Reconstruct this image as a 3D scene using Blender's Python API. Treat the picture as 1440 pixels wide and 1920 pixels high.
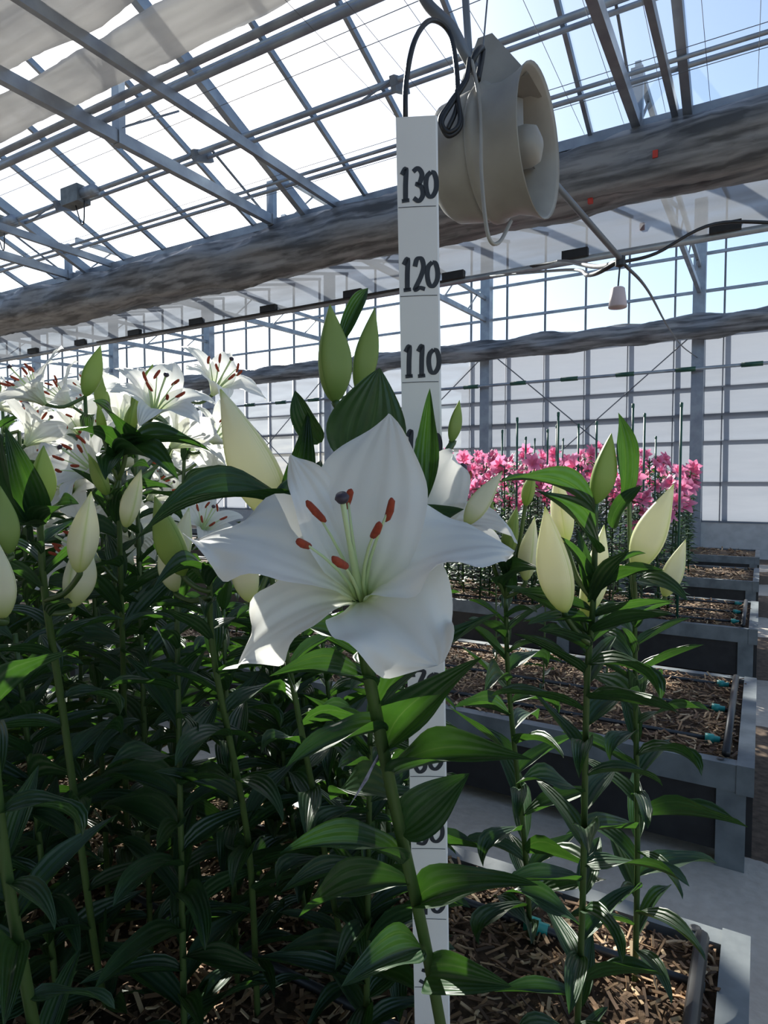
import bpy, math, random
from math import sin, cos, pi, tan, atan2, radians, sqrt
from mathutils import Vector, Matrix, Quaternion

for o in list(bpy.data.objects): bpy.data.objects.remove(o)
S = bpy.context.scene
COL = S.collection
rnd = random.Random(7)

# ------------------------------------------------------------------ camera
EYE = 1.33; BEDZ = .36; FPX = 1200.0
YAW = radians(30.5); PITCH = radians(2.62)
cam_d = bpy.data.cameras.new('camera'); cam = bpy.data.objects.new('camera', cam_d); COL.objects.link(cam)
cam_d.sensor_fit = 'VERTICAL'; cam_d.sensor_height = 36; cam_d.lens = 36*FPX/1920
cam_d.clip_start = .02; cam_d.clip_end = 500
cam.location = (0, 0, EYE); cam.rotation_euler = (pi/2-PITCH, 0, YAW)
S.camera = cam
# ------------------------------------------------------------------ light
SUN_PX = (345, 70)
FW = Vector((-sin(YAW)*cos(PITCH), cos(YAW)*cos(PITCH), -sin(PITCH)))
RT = Vector((cos(YAW), sin(YAW), 0)); UP = RT.cross(FW)
def ray(px, py): return RT*((px-720)/FPX) + UP*((960-py)/FPX) + FW
def P(px, py, d): return Vector((0, 0, EYE)) + ray(px, py)*d       # a point seen at a pixel, d metres deep
sd = ray(*SUN_PX).normalized()
world = bpy.data.worlds.new('sky'); S.world = world; world.use_nodes = True
nt = world.node_tree; bg = nt.nodes['Background']
sky = nt.nodes.new('ShaderNodeTexSky'); sky.sky_type = 'NISHITA'; sky.sun_disc = False
sky.sun_elevation = math.asin(sd.z); sky.sun_rotation = atan2(sd.x, sd.y)
sky.air_density = 1.0; sky.dust_density = .9; sky.ozone_density = 1.5
nt.links.new(sky.outputs[0], bg.inputs[0]); bg.inputs[1].default_value = .17
sun_d = bpy.data.lights.new('sun', 'SUN'); sun_d.energy = 11.0; sun_d.angle = radians(.55); sun_d.color = (1, .93, .82)
sun = bpy.data.objects.new('sun', sun_d); COL.objects.link(sun)
sun.rotation_euler = (-sd).to_track_quat('-Z', 'Y').to_euler(); sun.location = (0, 0, 12)
S.view_settings.view_transform = 'Standard'; S.view_settings.look = 'None'
S.view_settings.gamma = 1; S.view_settings.use_curve_mapping = False; S.view_settings.exposure = 0.35
S.cycles.max_bounces = 10; S.cycles.transparent_max_bounces = 24

# ------------------------------------------------------------------ materials
def nodes(name):
    m = bpy.data.materials.new(name); m.use_nodes = True
    t = m.node_tree; t.nodes.clear(); out = t.nodes.new('ShaderNodeOutputMaterial')
    return m, t, out
def ramp(t, fac, stops):
    r = t.nodes.new('ShaderNodeValToRGB'); e = r.color_ramp.elements
    while len(e) < len(stops): e.new(.5)
    for i, (p, c) in enumerate(stops): e[i].position = p; e[i].color = (*c, 1)
    t.links.new(fac, r.inputs[0]); return r.outputs[0]
def noise(t, scale, detail=4, coord='Object', stretch=None):
    tc = t.nodes.new('ShaderNodeTexCoord'); n = t.nodes.new('ShaderNodeTexNoise')
    n.inputs['Scale'].default_value = scale; n.inputs['Detail'].default_value = detail
    src = tc.outputs[coord]
    if stretch:
        mp = t.nodes.new('ShaderNodeMapping'); mp.inputs['Scale'].default_value = stretch
        t.links.new(src, mp.inputs[0]); src = mp.outputs[0]
    t.links.new(src, n.inputs[0]); return n.outputs[0]
def M(name, c1, c2=None, rough=.6, scale=8, metal=0, bump=0, stretch=None, detail=4, spec=.5):
    m, t, out = nodes(name); b = t.nodes.new('ShaderNodeBsdfPrincipled')
    b.inputs['Roughness'].default_value = rough; b.inputs['Metallic'].default_value = metal
    b.inputs['Specular IOR Level'].default_value = spec
    n = noise(t, scale, detail, 'Object', stretch)
    t.links.new(ramp(t, n, [(.35, c1), (.65, c2 or tuple(x*.8 for x in c1))]), b.inputs['Base Color'])
    if bump:
        bp = t.nodes.new('ShaderNodeBump'); bp.inputs['Strength'].default_value = bump; bp.inputs['Distance'].default_value = .02
        t.links.new(n, bp.inputs['Height']); t.links.new(bp.outputs[0], b.inputs['Normal'])
    t.links.new(b.outputs[0], out.inputs[0]); return m
def uv_sep(t):
    u = t.nodes.new('ShaderNodeUVMap'); s = t.nodes.new('ShaderNodeSeparateXYZ')
    t.links.new(u.outputs[0], s.inputs[0]); return s.outputs[0], s.outputs[1]
def math_(t, op, a, b=None):
    n = t.nodes.new('ShaderNodeMath'); n.operation = op
    for i, x in enumerate((a, b)):
        if x is None: continue
        if isinstance(x, (int, float)): n.inputs[i].default_value = x
        else: t.links.new(x, n.inputs[i])
    return n.outputs[0]
def mixc(t, fac, a, b):
    n = t.nodes.new('ShaderNodeMix'); n.data_type = 'RGBA'
    for k, x in ((0, fac), (6, a), (7, b)):
        if isinstance(x, (int, float)): n.inputs[k].default_value = x
        elif isinstance(x, tuple): n.inputs[k].default_value = (*x, 1)
        else: t.links.new(x, n.inputs[k])
    return n.outputs[2]
def leafy(name, col, trans, tcol, rough=.35, veins=0, spec=.5):
    """thin plant tissue: reflects on both sides and lets light through"""
    m, t, out = nodes(name)
    b = t.nodes.new('ShaderNodeBsdfPrincipled'); b.inputs['Roughness'].default_value = rough
    b.inputs['Specular IOR Level'].default_value = spec
    tr = t.nodes.new('ShaderNodeBsdfTranslucent'); mx = t.nodes.new('ShaderNodeMixShader'); mx.inputs[0].default_value = trans
    c = col(t) if callable(col) else None; tc = tcol(t) if callable(tcol) else None
    if c: t.links.new(c, b.inputs['Base Color'])
    else: b.inputs['Base Color'].default_value = (*col, 1)
    if tc: t.links.new(tc, tr.inputs[0])
    else: tr.inputs[0].default_value = (*tcol, 1)
    if veins:
        u, v = uv_sep(t)
        w = math_(t, 'SINE', math_(t, 'MULTIPLY', u, veins))
        bp = t.nodes.new('ShaderNodeBump'); bp.inputs['Strength'].default_value = .35; bp.inputs['Distance'].default_value = .002
        t.links.new(w, bp.inputs['Height']); t.links.new(bp.outputs[0], b.inputs['Normal'])
    t.links.new(b.outputs[0], mx.inputs[1]); t.links.new(tr.outputs[0], mx.inputs[2]); t.links.new(mx.outputs[0], out.inputs[0])
    return m
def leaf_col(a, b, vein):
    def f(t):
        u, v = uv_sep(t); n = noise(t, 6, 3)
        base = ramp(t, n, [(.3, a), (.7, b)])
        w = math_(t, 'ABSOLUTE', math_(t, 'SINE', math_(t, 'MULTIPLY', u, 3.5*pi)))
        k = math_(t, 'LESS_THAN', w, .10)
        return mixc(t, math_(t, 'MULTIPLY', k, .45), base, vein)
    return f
def along(stops):                       # colour running from the base of a petal or bud to its tip, green on the ridges
    def f(t):
        u, v = uv_sep(t); return ramp(t, v, stops)
    return f
def bud_col(base, tip, rib, amount):
    def f(t):
        u, v = uv_sep(t)
        w = math_(t, 'ABSOLUTE', math_(t, 'SINE', math_(t, 'MULTIPLY', u, 3*pi)))
        k = math_(t, 'MULTIPLY', math_(t, 'POWER', math_(t, 'SUBTRACT', 1.0, w), 6.0), amount)
        return mixc(t, k, ramp(t, v, [(0, base), (.35, tip), (.93, tip), (1, base)]), rib)
    return f
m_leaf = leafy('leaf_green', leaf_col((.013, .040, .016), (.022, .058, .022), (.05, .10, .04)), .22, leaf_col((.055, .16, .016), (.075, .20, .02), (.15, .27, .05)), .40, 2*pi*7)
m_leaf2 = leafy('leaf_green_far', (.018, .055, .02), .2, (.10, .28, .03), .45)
m_stem = leafy('stem_green', along([(0, (.07, .11, .03)), (1, (.05, .10, .025))]), .06, (.3, .5, .08), .4)
m_petal = leafy('petal_white', along([(0, (.62, .74, .38)), (.16, (.86, .88, .78)), (.4, (.90, .90, .88)), (1, (.90, .90, .88))]), .42, along([(0, (.7, .8, .4)), (.3, (.92, .92, .86)), (1, (.95, .94, .90))]), .5, 2*pi*5, .3)
m_budw = leafy('bud_cream', bud_col((.45, .55, .16), (.84, .82, .64), (.50, .60, .20), .8), .30, bud_col((.6, .7, .2), (.95, .92, .62), (.6, .7, .2), .5), .45, 0, .3)
m_budg = leafy('bud_green', bud_col((.17, .28, .06), (.29, .38, .11), (.12, .22, .04), .8), .28, bud_col((.3, .45, .08), (.46, .56, .16), (.2, .36, .06), .7), .45, 0, .3)
m_pink = leafy('petal_pink', along([(0, (.7, .25, .35)), (.5, (.75, .16, .34)), (1, (.85, .42, .58))]), .4, (.9, .3, .5), .5)
m_anther = M('anther_rust', (.36, .055, .02), (.26, .04, .015), .8, 300)
m_filament = leafy('filament', along([(0, (.6, .72, .35)), (1, (.62, .74, .42))]), .15, (.7, .85, .4), .4)
m_stigma = M('stigma_dark', (.05, .035, .05), None, .5)
m_steel = M('galvanised_steel', (.34, .38, .43), (.24, .27, .32), .45, 5, .55)
m_steeld = M('weathered_steel', (.20, .22, .25), (.14, .15, .17), .55, 4, .4)
m_black = M('black_plastic', (.012, .012, .014), (.02, .02, .022), .45, 20)
m_rim = M('bed_rim_grey', (.17, .19, .20), (.10, .115, .125), .6, 9, bump=.2)
m_fan = M('fan_plastic', (.36, .34, .30), (.27, .25, .22), .45, 5)
m_fand = M('fan_inside', (.30, .29, .27), (.22, .21, .2), .55, 6)
m_white = M('ruler_white', (.80, .79, .77), (.74, .73, .71), .4, 4)
m_ink = M('marker_ink', (.018, .022, .032), (.03, .035, .045), .5, 60)
m_teal = M('teal_fitting', (.02, .32, .27), (.02, .25, .22), .4)
m_stake = M('green_stake', (.02, .10, .06), (.015, .07, .045), .4)
m_red = M('red_clip', (.6, .05, .03), None, .5)
m_cup = M('pale_pink_cup', (.62, .5, .5), (.55, .44, .45), .5)
def chips():
    m, t, out = nodes('wood_chips'); b = t.nodes.new('ShaderNodeBsdfPrincipled'); b.inputs['Roughness'].default_value = .75
    g = t.nodes.new('ShaderNodeNewGeometry')
    t.links.new(ramp(t, g.outputs['Random Per Island'], [(0, (.05, .026, .013)), (.4, (.15, .08, .04)), (.75, (.34, .20, .10)), (1, (.60, .44, .26))]), b.inputs['Base Color'])
    t.links.new(b.outputs[0], out.inputs[0]); return m
m_chips = chips()
m_mulch = M('mulch', (.05, .028, .015), (.12, .07, .035), .9, 40, bump=.6)
def thin(name, tcol, diff, a_tr, a_tl, rough=.3, var=0, stretch=(1, 1, 1), scale=3):
    """glass or film: clear share, glowing share, reflecting rest"""
    m, t, out = nodes(name)
    tp = t.nodes.new('ShaderNodeBsdfTransparent'); tp.inputs[0].default_value = (*tcol, 1)
    tl = t.nodes.new('ShaderNodeBsdfTranslucent'); tl.inputs[0].default_value = (*diff, 1)
    b = t.nodes.new('ShaderNodeBsdfPrincipled'); b.inputs['Base Color'].default_value = (*diff, 1); b.inputs['Roughness'].default_value = rough
    m1 = t.nodes.new('ShaderNodeMixShader'); m1.inputs[0].default_value = a_tl
    t.links.new(b.outputs[0], m1.inputs[1]); t.links.new(tl.outputs[0], m1.inputs[2])
    m2 = t.nodes.new('ShaderNodeMixShader'); m2.inputs[0].default_value = a_tr
    t.links.new(m1.outputs[0], m2.inputs[1]); t.links.new(tp.outputs[0], m2.inputs[2])
    if var:
        n = noise(t, scale, 5, 'Object', stretch)
        r = t.nodes.new('ShaderNodeMapRange'); r.inputs[1].default_value = .3; r.inputs[2].default_value = .7
        r.inputs[3].default_value = max(0, a_tr-var); r.inputs[4].default_value = min(1, a_tr+var)
        t.links.new(n, r.inputs[0]); t.links.new(r.outputs[0], m2.inputs[0])
        bp = t.nodes.new('ShaderNodeBump'); bp.inputs['Strength'].default_value = .3; bp.inputs['Distance'].default_value = .02
        t.links.new(n, bp.inputs['Height']); t.links.new(bp.outputs[0], b.inputs['Normal'])
    t.links.new(m2.outputs[0], out.inputs[0]); return m
m_glass = thin('roof_glass', (.90, .95, .97), (.75, .8, .82), .93, .5, .1)
m_film = thin('white_film', (.80, .86, .95), (.27, .305, .36), .08, .55, .4, .05, (.4, .4, 2.5))
m_roll = thin('grey_folded_film', (.7, .7, .7), (.17, .165, .16), .02, .30, .35, .02, (.25, 4, 4), 4)
def mottle(m, c1, c2, scale=3.5, stretch=(.35, 4, 4)):
    t = m.node_tree; n = noise(t, scale, 6, 'Object', stretch); c = ramp(t, n, [(.38, c1), (.62, c2)])
    for x in t.nodes:
        if x.type == 'BSDF_PRINCIPLED': t.links.new(c, x.inputs['Base Color'])
        if x.type == 'BSDF_TRANSLUCENT': t.links.new(c, x.inputs[0])
mottle(m_roll, (.095, .10, .11), (.34, .35, .37))
m_screen = thin('pale_shade_screen', (.8, .8, .8), (.5, .49, .48), .10, .65, .4, .06, (.35, 3, 3), 4)
m_block = M('grey_light_block', (.16, .165, .17), (.12, .125, .13), .7, 2)  # opaque grey for the added sheets that block light from behind
m_sheet = thin('hanging_film', (.75, .79, .84), (.20, .21, .23), .12, .4, .35, .06, (.3, 3, 3), 3)
def floor_mat():
    m, t, out = nodes('concrete_and_soil'); b = t.nodes.new('ShaderNodeBsdfPrincipled'); b.inputs['Roughness'].default_value = .85
    tc = t.nodes.new('ShaderNodeTexCoord'); s = t.nodes.new('ShaderNodeSeparateXYZ'); t.links.new(tc.outputs['Object'], s.inputs[0])
    n1 = noise(t, 3, 6); n2 = noise(t, 30, 6)
    conc = mixc(t, .35, ramp(t, n1, [(.3, (.40, .34, .28)), (.7, (.52, .46, .39))]), ramp(t, n2, [(.3, (.33, .28, .23)), (.7, (.56, .50, .43))]))
    soil = ramp(t, n2, [(.3, (.06, .038, .022)), (.7, (.17, .11, .07))])
    # strips of bare soil lie under the beds (period 2.35 m)
    y = math_(t, 'ADD', s.outputs[1], math_(t, 'MULTIPLY', math_(t, 'SUBTRACT', n1, .5), .35))
    f = math_(t, 'FRACT', math_(t, 'DIVIDE', math_(t, 'SUBTRACT', y, .25), 2.35))
    k = math_(t, 'LESS_THAN', f, .60)
    t.links.new(mixc(t, k, conc, soil), b.inputs['Base Color'])
    bp = t.nodes.new('ShaderNodeBump'); bp.inputs['Strength'].default_value = .4; bp.inputs['Distance'].default_value = .01
    t.links.new(n2, bp.inputs['Height']); t.links.new(bp.outputs[0], b.inputs['Normal'])
    t.links.new(b.outputs[0], out.inputs[0]); return m
m_floor = floor_mat()

# ------------------------------------------------------------------ mesh helpers
def mesh(name, v, f, mat, smooth=True, uv=None):
    me = bpy.data.meshes.new(name); me.from_pydata([tuple(p) for p in v], [], f)
    if uv:
        l = me.uv_layers.new(name='UVMap')
        for lp in me.loops: l.data[lp.index].uv = uv[lp.vertex_index]
    if smooth: me.polygons.foreach_set('use_smooth', [True]*len(me.polygons))
    for x in (mat if isinstance(mat, list) else [mat]): me.materials.append(x)
    me.update(); return me
def link(name, me, parent=None, mat4=None):
    o = bpy.data.objects.new(name, me); COL.objects.link(o)
    if parent: o.parent = parent
    if mat4 is not None: o.matrix_local = mat4
    return o
def tag(o, label, cat, group=None, kind=None):
    o['label'] = label; o['category'] = cat
    if group: o['group'] = group
    if kind: o['kind'] = kind
    return o
def empty(name, loc, label=None, cat=None, group=None):
    o = bpy.data.objects.new(name, None); COL.objects.link(o); o.location = loc; o.empty_display_size = .05
    if label: tag(o, label, cat, group)
    return o
class G:                                 # collects shapes into one mesh
    def __init__(s): s.v = []; s.f = []; s.uv = []
    def add(s, v, f, uv=None):
        n = len(s.v); s.v += [Vector(p) for p in v]; s.f += [tuple(i+n for i in q) for q in f]
        s.uv += uv or [(0, 0)]*len(v); return s
    def box(s, a, b):
        x0, y0, z0 = a; x1, y1, z1 = b
        return s.add([(x0,y0,z0),(x1,y0,z0),(x1,y1,z0),(x0,y1,z0),(x0,y0,z1),(x1,y0,z1),(x1,y1,z1),(x0,y1,z1)],
                     [(0,3,2,1),(4,5,6,7),(0,1,5,4),(1,2,6,5),(2,3,7,6),(3,0,4,7)])
    def beam(s, a, b, w, h, up=(0, 0, 1)):
        a, b = Vector(a), Vector(b); d = (b-a).normalized(); up = Vector(up)
        x = d.cross(up); x = x.normalized() if x.length > 1e-4 else Vector((1, 0, 0)); y = x.cross(d)
        c = [x*(w/2*i)+y*(h/2*j) for i, j in ((-1,-1),(1,-1),(1,1),(-1,1))]
        return s.add([a+q for q in c]+[b+q for q in c], [(3,2,1,0),(4,5,6,7),(0,1,5,4),(1,2,6,5),(2,3,7,6),(3,0,4,7)])
    def tube(s, pts, r, n=8, cap=True):
        pts = [Vector(p) for p in pts]; k = len(pts); v = []; uv = []
        rs = r if isinstance(r, (list, tuple)) else [r]*k
        ref = None
        for i, p in enumerate(pts):
            d = (pts[min(i+1, k-1)]-pts[max(i-1, 0)]).normalized()
            if ref is None: ref = Vector((0, 0, 1)) if abs(d.z) < .9 else Vector((1, 0, 0))
            x = d.cross(ref).normalized(); y = x.cross(d).normalized(); ref = y
            for j in range(n):
                a = 2*pi*j/n; v.append(p+x*(cos(a)*rs[i])+y*(sin(a)*rs[i])); uv.append((j/n, i/(k-1)))
        f = [(i*n+j, i*n+(j+1) % n, (i+1)*n+(j+1) % n, (i+1)*n+j) for i in range(k-1) for j in range(n)]
        if cap: f += [tuple(range(n-1, -1, -1)), tuple(range((k-1)*n, k*n))]
        return s.add(v, f, uv)
    def lathe(s, prof, org, axis, n=24):     # prof: (distance along axis, radius)
        org = Vector(org); axis = Vector(axis).normalized(); x = axis.orthogonal().normalized(); y = axis.cross(x); k = len(prof)
        v = [org+axis*h+x*(r*cos(2*pi*j/n))+y*(r*sin(2*pi*j/n)) for h, r in prof for j in range(n)]
        return s.add(v, [(i*n+j, i*n+(j+1) % n, (i+1)*n+(j+1) % n, (i+1)*n+j) for i in range(k-1) for j in range(n)])
    def build(s, name, mat, parent=None, smooth=False, off=None):
        v = [p-off for p in s.v] if off is not None else s.v
        return link(name, mesh(name, v, s.f, mat, smooth, s.uv), parent)
def curve(pts, n=12):                     # Catmull-Rom through points
    pts = [Vector(p) for p in pts]; q = [pts[0]*2-pts[1]]+pts+[pts[-1]*2-pts[-2]]; out = []
    for i in range(1, len(q)-2):
        for k in range(n):
            t = k/n; a, b, c, d = q[i-1:i+3]
            out.append(.5*((2*b)+(c-a)*t+(2*a-5*b+4*c-d)*t*t+(3*b-a-3*c+d)*t**3))
    return out+[pts[-1]]
def L(s, v, z): return Vector((-s, v, z))  # greenhouse frame: s along the beds, v across them

# ------------------------------------------------------------------ the setting
def struct(o): o['kind'] = 'structure'; return o
fl = G().box((-60, -14, -.1), (30, 60, 0)).build('floor', m_floor); struct(fl)
V1 = 6.13; VW = 12.9; GZ = 4.44; SL = .413; VR = 2.6; RZ = GZ+SL*(V1-VR); VB = VR-(V1-VR); S0, S1 = -3.4, 25.4; WT = 6.3
roof = struct(G().beam(L(S0, VR, RZ+.03), L(S1, VR, RZ+.03), .12, .1).build('ceiling', m_steel))
def rz(v): return RZ-SL*abs(v-VR)
def shared(name, me, parent, loc, rot=None):
    o = link(name, me, parent); o.location = loc
    if rot: o.rotation_euler = rot
    return o
sl_len = sqrt((V1-VR)**2*(1+SL**2)); ang = math.atan(SL)
bar_me = G().box((-.018, -sl_len/2, -.03), (.018, sl_len/2, .03)).build('x', m_steel); me_bar = bar_me.data; bpy.data.objects.remove(bar_me)
raf = G().box((-.035, -sl_len/2, -.10), (.035, sl_len/2, .02)).build('x', m_steel); me_raf = raf.data; bpy.data.objects.remove(raf)
NB = 36; PV = [6.13, 5.64, 5.09, 4.37, 3.55, 2.6]
for side in (1, -1):
    vm = VR+side*(V1-VR)/2
    for k in range(NB):
        s = -3.4+.8*k
        shared('rafter' if k % 5 == 0 else 'glazing_bar', me_raf if k % 5 == 0 else me_bar, roof, L(s, vm, rz(vm)), (-side*ang, 0, 0))
    for j in range(5):
        va, vb = PV[j], PV[j+1]; a = VR+side*(va-VR); b = VR+side*(vb-VR); c = (a+b)/2; ln = abs(a-b)*sqrt(1+SL**2)
        pm = mesh('pane', [(-.385, -ln/2+.012, 0), (.385, -ln/2+.012, 0), (.385, ln/2-.012, 0), (-.385, ln/2-.012, 0)], [(0, 1, 2, 3)], m_glass, False)
        for k in range(NB-1): shared('pane', pm, roof, L(-3.0+.8*k, c, rz(c)+.01), (-side*ang, 0, 0))
        if j: G().tube([L(S0, a, rz(a)-.06), L(S1, a, rz(a)-.06)], .022, 8).build('purlin', m_steel, roof, True)
for dv, r in ((-.13, .026), (.42, .018)):
    G().tube([L(S0, 5.09+dv, rz(5.09+dv)-.12), L(S1, 5.09+dv, rz(5.09+dv)-.12)], r, 8).build('vent_shaft', m_steel, roof, True)
for k in range(10):                      # brackets carrying the shafts
    s = .4+2.4*k; G().beam(L(s, 4.9, rz(4.9)-.2), L(s, 5.15, rz(5.1)-.02), .05, .12).beam(L(s, 4.93, rz(4.9)-.14), L(s+.25, 4.75, rz(4.7)-.45), .015, .015).build('bracket', m_steeld, roof)
g = G().box((-S1, V1-.10, GZ-.065), (-S0, V1+.14, GZ+.03)).build('gutter', m_steel, roof)
# far span: lean-to roof from the gutter to the tall far wall
fs = (WT-GZ)/(VW-V1); fa = math.atan(fs); fl_ = (VW-V1)*sqrt(1+fs*fs)
fb = G().box((-.02, -fl_/2, -.03), (.02, fl_/2, .03)).build('x', m_steel); me_fb = fb.data; bpy.data.objects.remove(fb)
fp = mesh('pane', [(-.385, -fl_/6+.01, 0), (.385, -fl_/6+.01, 0), (.385, fl_/6-.01, 0), (-.385, fl_/6-.01, 0)], [(0, 1, 2, 3)], m_glass, False)
for k in range(NB):
    s = -3.4+.8*k; vm = (V1+VW)/2; shared('glazing_bar', me_fb, roof, L(s, vm, (GZ+WT)/2), (fa, 0, 0))
    if k < NB-1:
        for j in range(3):
            v = V1+(VW-V1)*(j+.5)/3; shared('pane', fp, roof, L(s+.4, v, GZ+(v-V1)*fs+.01), (fa, 0, 0))
# tie beams crossing the house, with short posts up to the roof
def tie(s, z=GZ, w=.07, h=.11, posts=True):
    o = G().beam(L(s, VB, z), L(s, V1+.02, z), w, h).build('tie_beam', m_steel, roof)
    if posts:
        for v in (6.0, 3.9, 1.3):
            G().beam(L(s, v, z-.062), L(s, v, max(rz(v), z+.5) if v < 5.9 else z+.45), .10, .07, (0, 1, 0)).build('post', m_steel, roof)
        for a, b in ((5.9, 5.0), (3.8, 4.6)):
            G().beam(L(s, a, z+.02), L(s, b, rz(b)-.05), .02, .02).build('brace', m_steeld, roof)
for s in (1.0, 5.08, 9.02, 13.0, 17.0, 21.0): tie(s)
for s in (.70, 4.19, 8.1, 12.1): tie(s, GZ+.02, .05, .09, False)
for s in (1.02, 5.02, 9.02, 13.02, 17.02, 21.02):
    G().beam(L(s, V1, 4.5), L(s, VW, 4.72), .06, .09).build('tie_beam', m_steel, roof)
    G().beam(L(s, V1, 5.0), L(s, VW, 5.15), .05, .07).build('tie_beam', m_steel, roof)
    for k in range(6): G().beam(L(s, V1+k*1.1+.1, 4.52+.035*k), L(s, V1+k*1.1+.65, 5.02+.03*k), .02, .02).build('brace', m_steeld, roof)
# wires under the roof
for k, v in enumerate((5.6, 5.3, 4.6, 4.1, 3.9)):
    G().tube([L(S0, v, GZ+.08), L(S1, v, GZ+.08)], .003, 5).build('wire', m_steeld, roof)
for k in range(9):
    a = .1+.34*k; G().tube([L(a, V1, GZ+.05), L(a-.15, VB, GZ+.05)], .0022, 5).build('wire', m_steeld, roof)

# far wall
wall = struct(G().box((-S1, VW-.06, 0), (-S0, VW+.10, .62)).build('wall_back', M('wall_base', (.5, .5, .5), (.42, .42, .42), .8)))
col_me = G().box((-.10, -.10, 0), (.10, .10, WT)).build('x', m_steel); me_col = col_me.data; bpy.data.objects.remove(col_me)
for k in range(7): shared('column', me_col, wall, L(1.02+4*k, VW-.16, 0))
shared('column', me_col, wall, L(-2.98, VW-.16, 0))
mul = G().box((-.016, -.025, .6), (.016, .025, WT)).build('x', m_steeld); me_mul = mul.data; bpy.data.objects.remove(mul)
wp = [mesh('pane', [(-.375, 0, a), (.375, 0, a), (.375, 0, b), (-.375, 0, b)], [(0, 1, 2, 3)], m_glass, False) for a, b in ((4.0, 4.72), (4.76, 5.38), (5.42, 6.28))]
fpn = [mesh('panel', [(-.39, .002*(i % 2), a), (.39, .002*(i % 2), a), (.39, .01, b), (-.39, .01, b)], [(0, 1, 2, 3)], m_film, False) for i, (a, b) in enumerate(((.62, 1.35), (1.35, 2.08), (2.08, 2.55), (2.55, 3.04), (3.04, 4.0)))]
for k in range(NB):
    s = -3.37+.8*k; shared('mullion', me_mul, wall, L(s, VW, 0))
    if k < NB-1:
        for q in wp: shared('pane', q, wall, L(s+.4, VW+.02, 0))
        for q in fpn: shared('panel', q, wall, L(s+.4, VW-.075, 0))
for z, r in ((5.40, .05), (4.74, .05), (4.0, .06), (3.04, .04), (2.55, .07), (2.08, .03), (1.35, .03), (.64, .08)):
    G().beam(L(S0, VW-.02, z), L(S1, VW-.02, z), .05, r).build('rail', m_steel if r < .07 else m_steeld, wall)
r2 = G().tube([L(S0, VW-.35, 3.33), L(S1, VW-.35, 3.33)], .03, 8).build('rail', m_steel, wall, True)
for k in range(22):
    G().tube([L(-1+1.02*k, VW-.35, 3.33), L(-.68+1.02*k, VW-.35, 3.33)], .042, 8).build('clip', m_stake, wall, True)
for k in range(5): G().tube([L(1.1+4*k, VW-.1, 4.0), L(4.9+4*k, VW-.1, .7)], .012, 5).tube([L(4.9+4*k, VW-.1, 4.0), L(1.1+4*k, VW-.1, .7)], .012, 5).build('brace', m_steeld, wall)
# end wall of the house
we = struct(G().box((-S1-.15, VB, 0), (-S1, VW, .6)).build('wall_left', m_steel))
for k in range(18):
    v = VB+.4+.75*k
    if v > VW-.4: break
    G().box((-S1-.1, v-.03, .6), (-S1-.04, v+.03, 5.5)).build('mullion', m_steeld, we)
    G().add([(-S1-.07, v+.04, .6), (-S1-.07, v+.71, .6), (-S1-.07, v+.71, 3), (-S1-.07, v+.04, 3)], [(0, 1, 2, 3)]).build('panel', m_film, we)
    G().add([(-S1-.07, v+.04, 3.05), (-S1-.07, v+.71, 3.05), (-S1-.07, v+.71, 5.4), (-S1-.07, v+.04, 5.4)], [(0, 1, 2, 3)]).build('pane', m_glass, we)
for z in (1.6, 3.02, 4.2): G().box((-S1-.1, VB, z-.03), (-S1-.03, VW, z+.03)).build('rail', m_steel, we)

# unseen opaque wall and half-span roof, added behind to cut sky fill
wf = struct(G().box((-S1, -3.1, 0), (-S0, -3.0, .9)).build('wall_front', m_steel))
for k in range(15):
    x = -S1+k*1.92; G().box((x-.04, -3.12, .9), (x+.04, -3.04, 5.3)).build('mullion', m_steel, wf)
    if k < 14: G().add([(x+.04, -3.08, .9), (x+1.88, -3.08, .9), (x+1.88, -3.08, 5.3), (x+.04, -3.08, 5.3)], [(0, 1, 2, 3)]).build('panel', m_block, wf); G().add([(x+.04, -3.08, 5.3), (x+1.88, -3.08, 5.3), (x+1.88, VB, GZ), (x+.04, VB, GZ)], [(0, 1, 2, 3)]).build('roof_sheet', m_block, roof)
# rolled and gathered films
def lumpy_roll(v, z, rv, rzz, seed, n=420, m=22, amp=.14, s0=S0+.05, s1=S1-.1, zmin=-9., zmax=99.):
    r = random.Random(seed); ph = [(r.uniform(0, 7), r.uniform(.6, 6), r.uniform(.3, 1)) for _ in range(8)]
    g = G(); vv = []; k = n
    for i in range(n):
        s = s0+(s1-s0)*i/(n-1)
        for j in range(m):
            a = 2*pi*j/m; w = 1+amp*sum(h*sin(f*s+p+3*sin(a+p)) for p, f, h in ph)/2.6+.07*sin(5*a+s*.9)+.05*sin(9*a+s*3.1)+.025*r.uniform(-1, 1)
            vv.append(L(s, v+rv*w*cos(a), min(zmax, max(zmin, z+rzz*w*sin(a)))))
    g.add(vv, [(i*m+j, (i+1)*m+j, (i+1)*m+(j+1) % m, i*m+(j+1) % m) for i in range(k-1) for j in range(m)]); return g
def sheet(v, z0, z1, seed, lean=.1, n=140, m=7):
    r = random.Random(seed); g = G(); vv = []; p = [r.uniform(0, 7) for _ in range(5)]
    for i in range(n):
        s = S0+.05+(S1-S0-.15)*i/(n-1)
        sag = 0
        for j in range(m):
            t = j/(m-1); vv.append(L(s, v+lean*t+(.16*sin(2.1*s+4*t+p[2])+.10*sin(9*t+p[3]+.5*s))*t*(1-t), z0+(z1-z0+sag)*t))
    g.add(vv, [(i*m+j, (i+1)*m+j, (i+1)*m+j+1, i*m+j+1) for i in range(n-1) for j in range(m-1)]); return g
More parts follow.
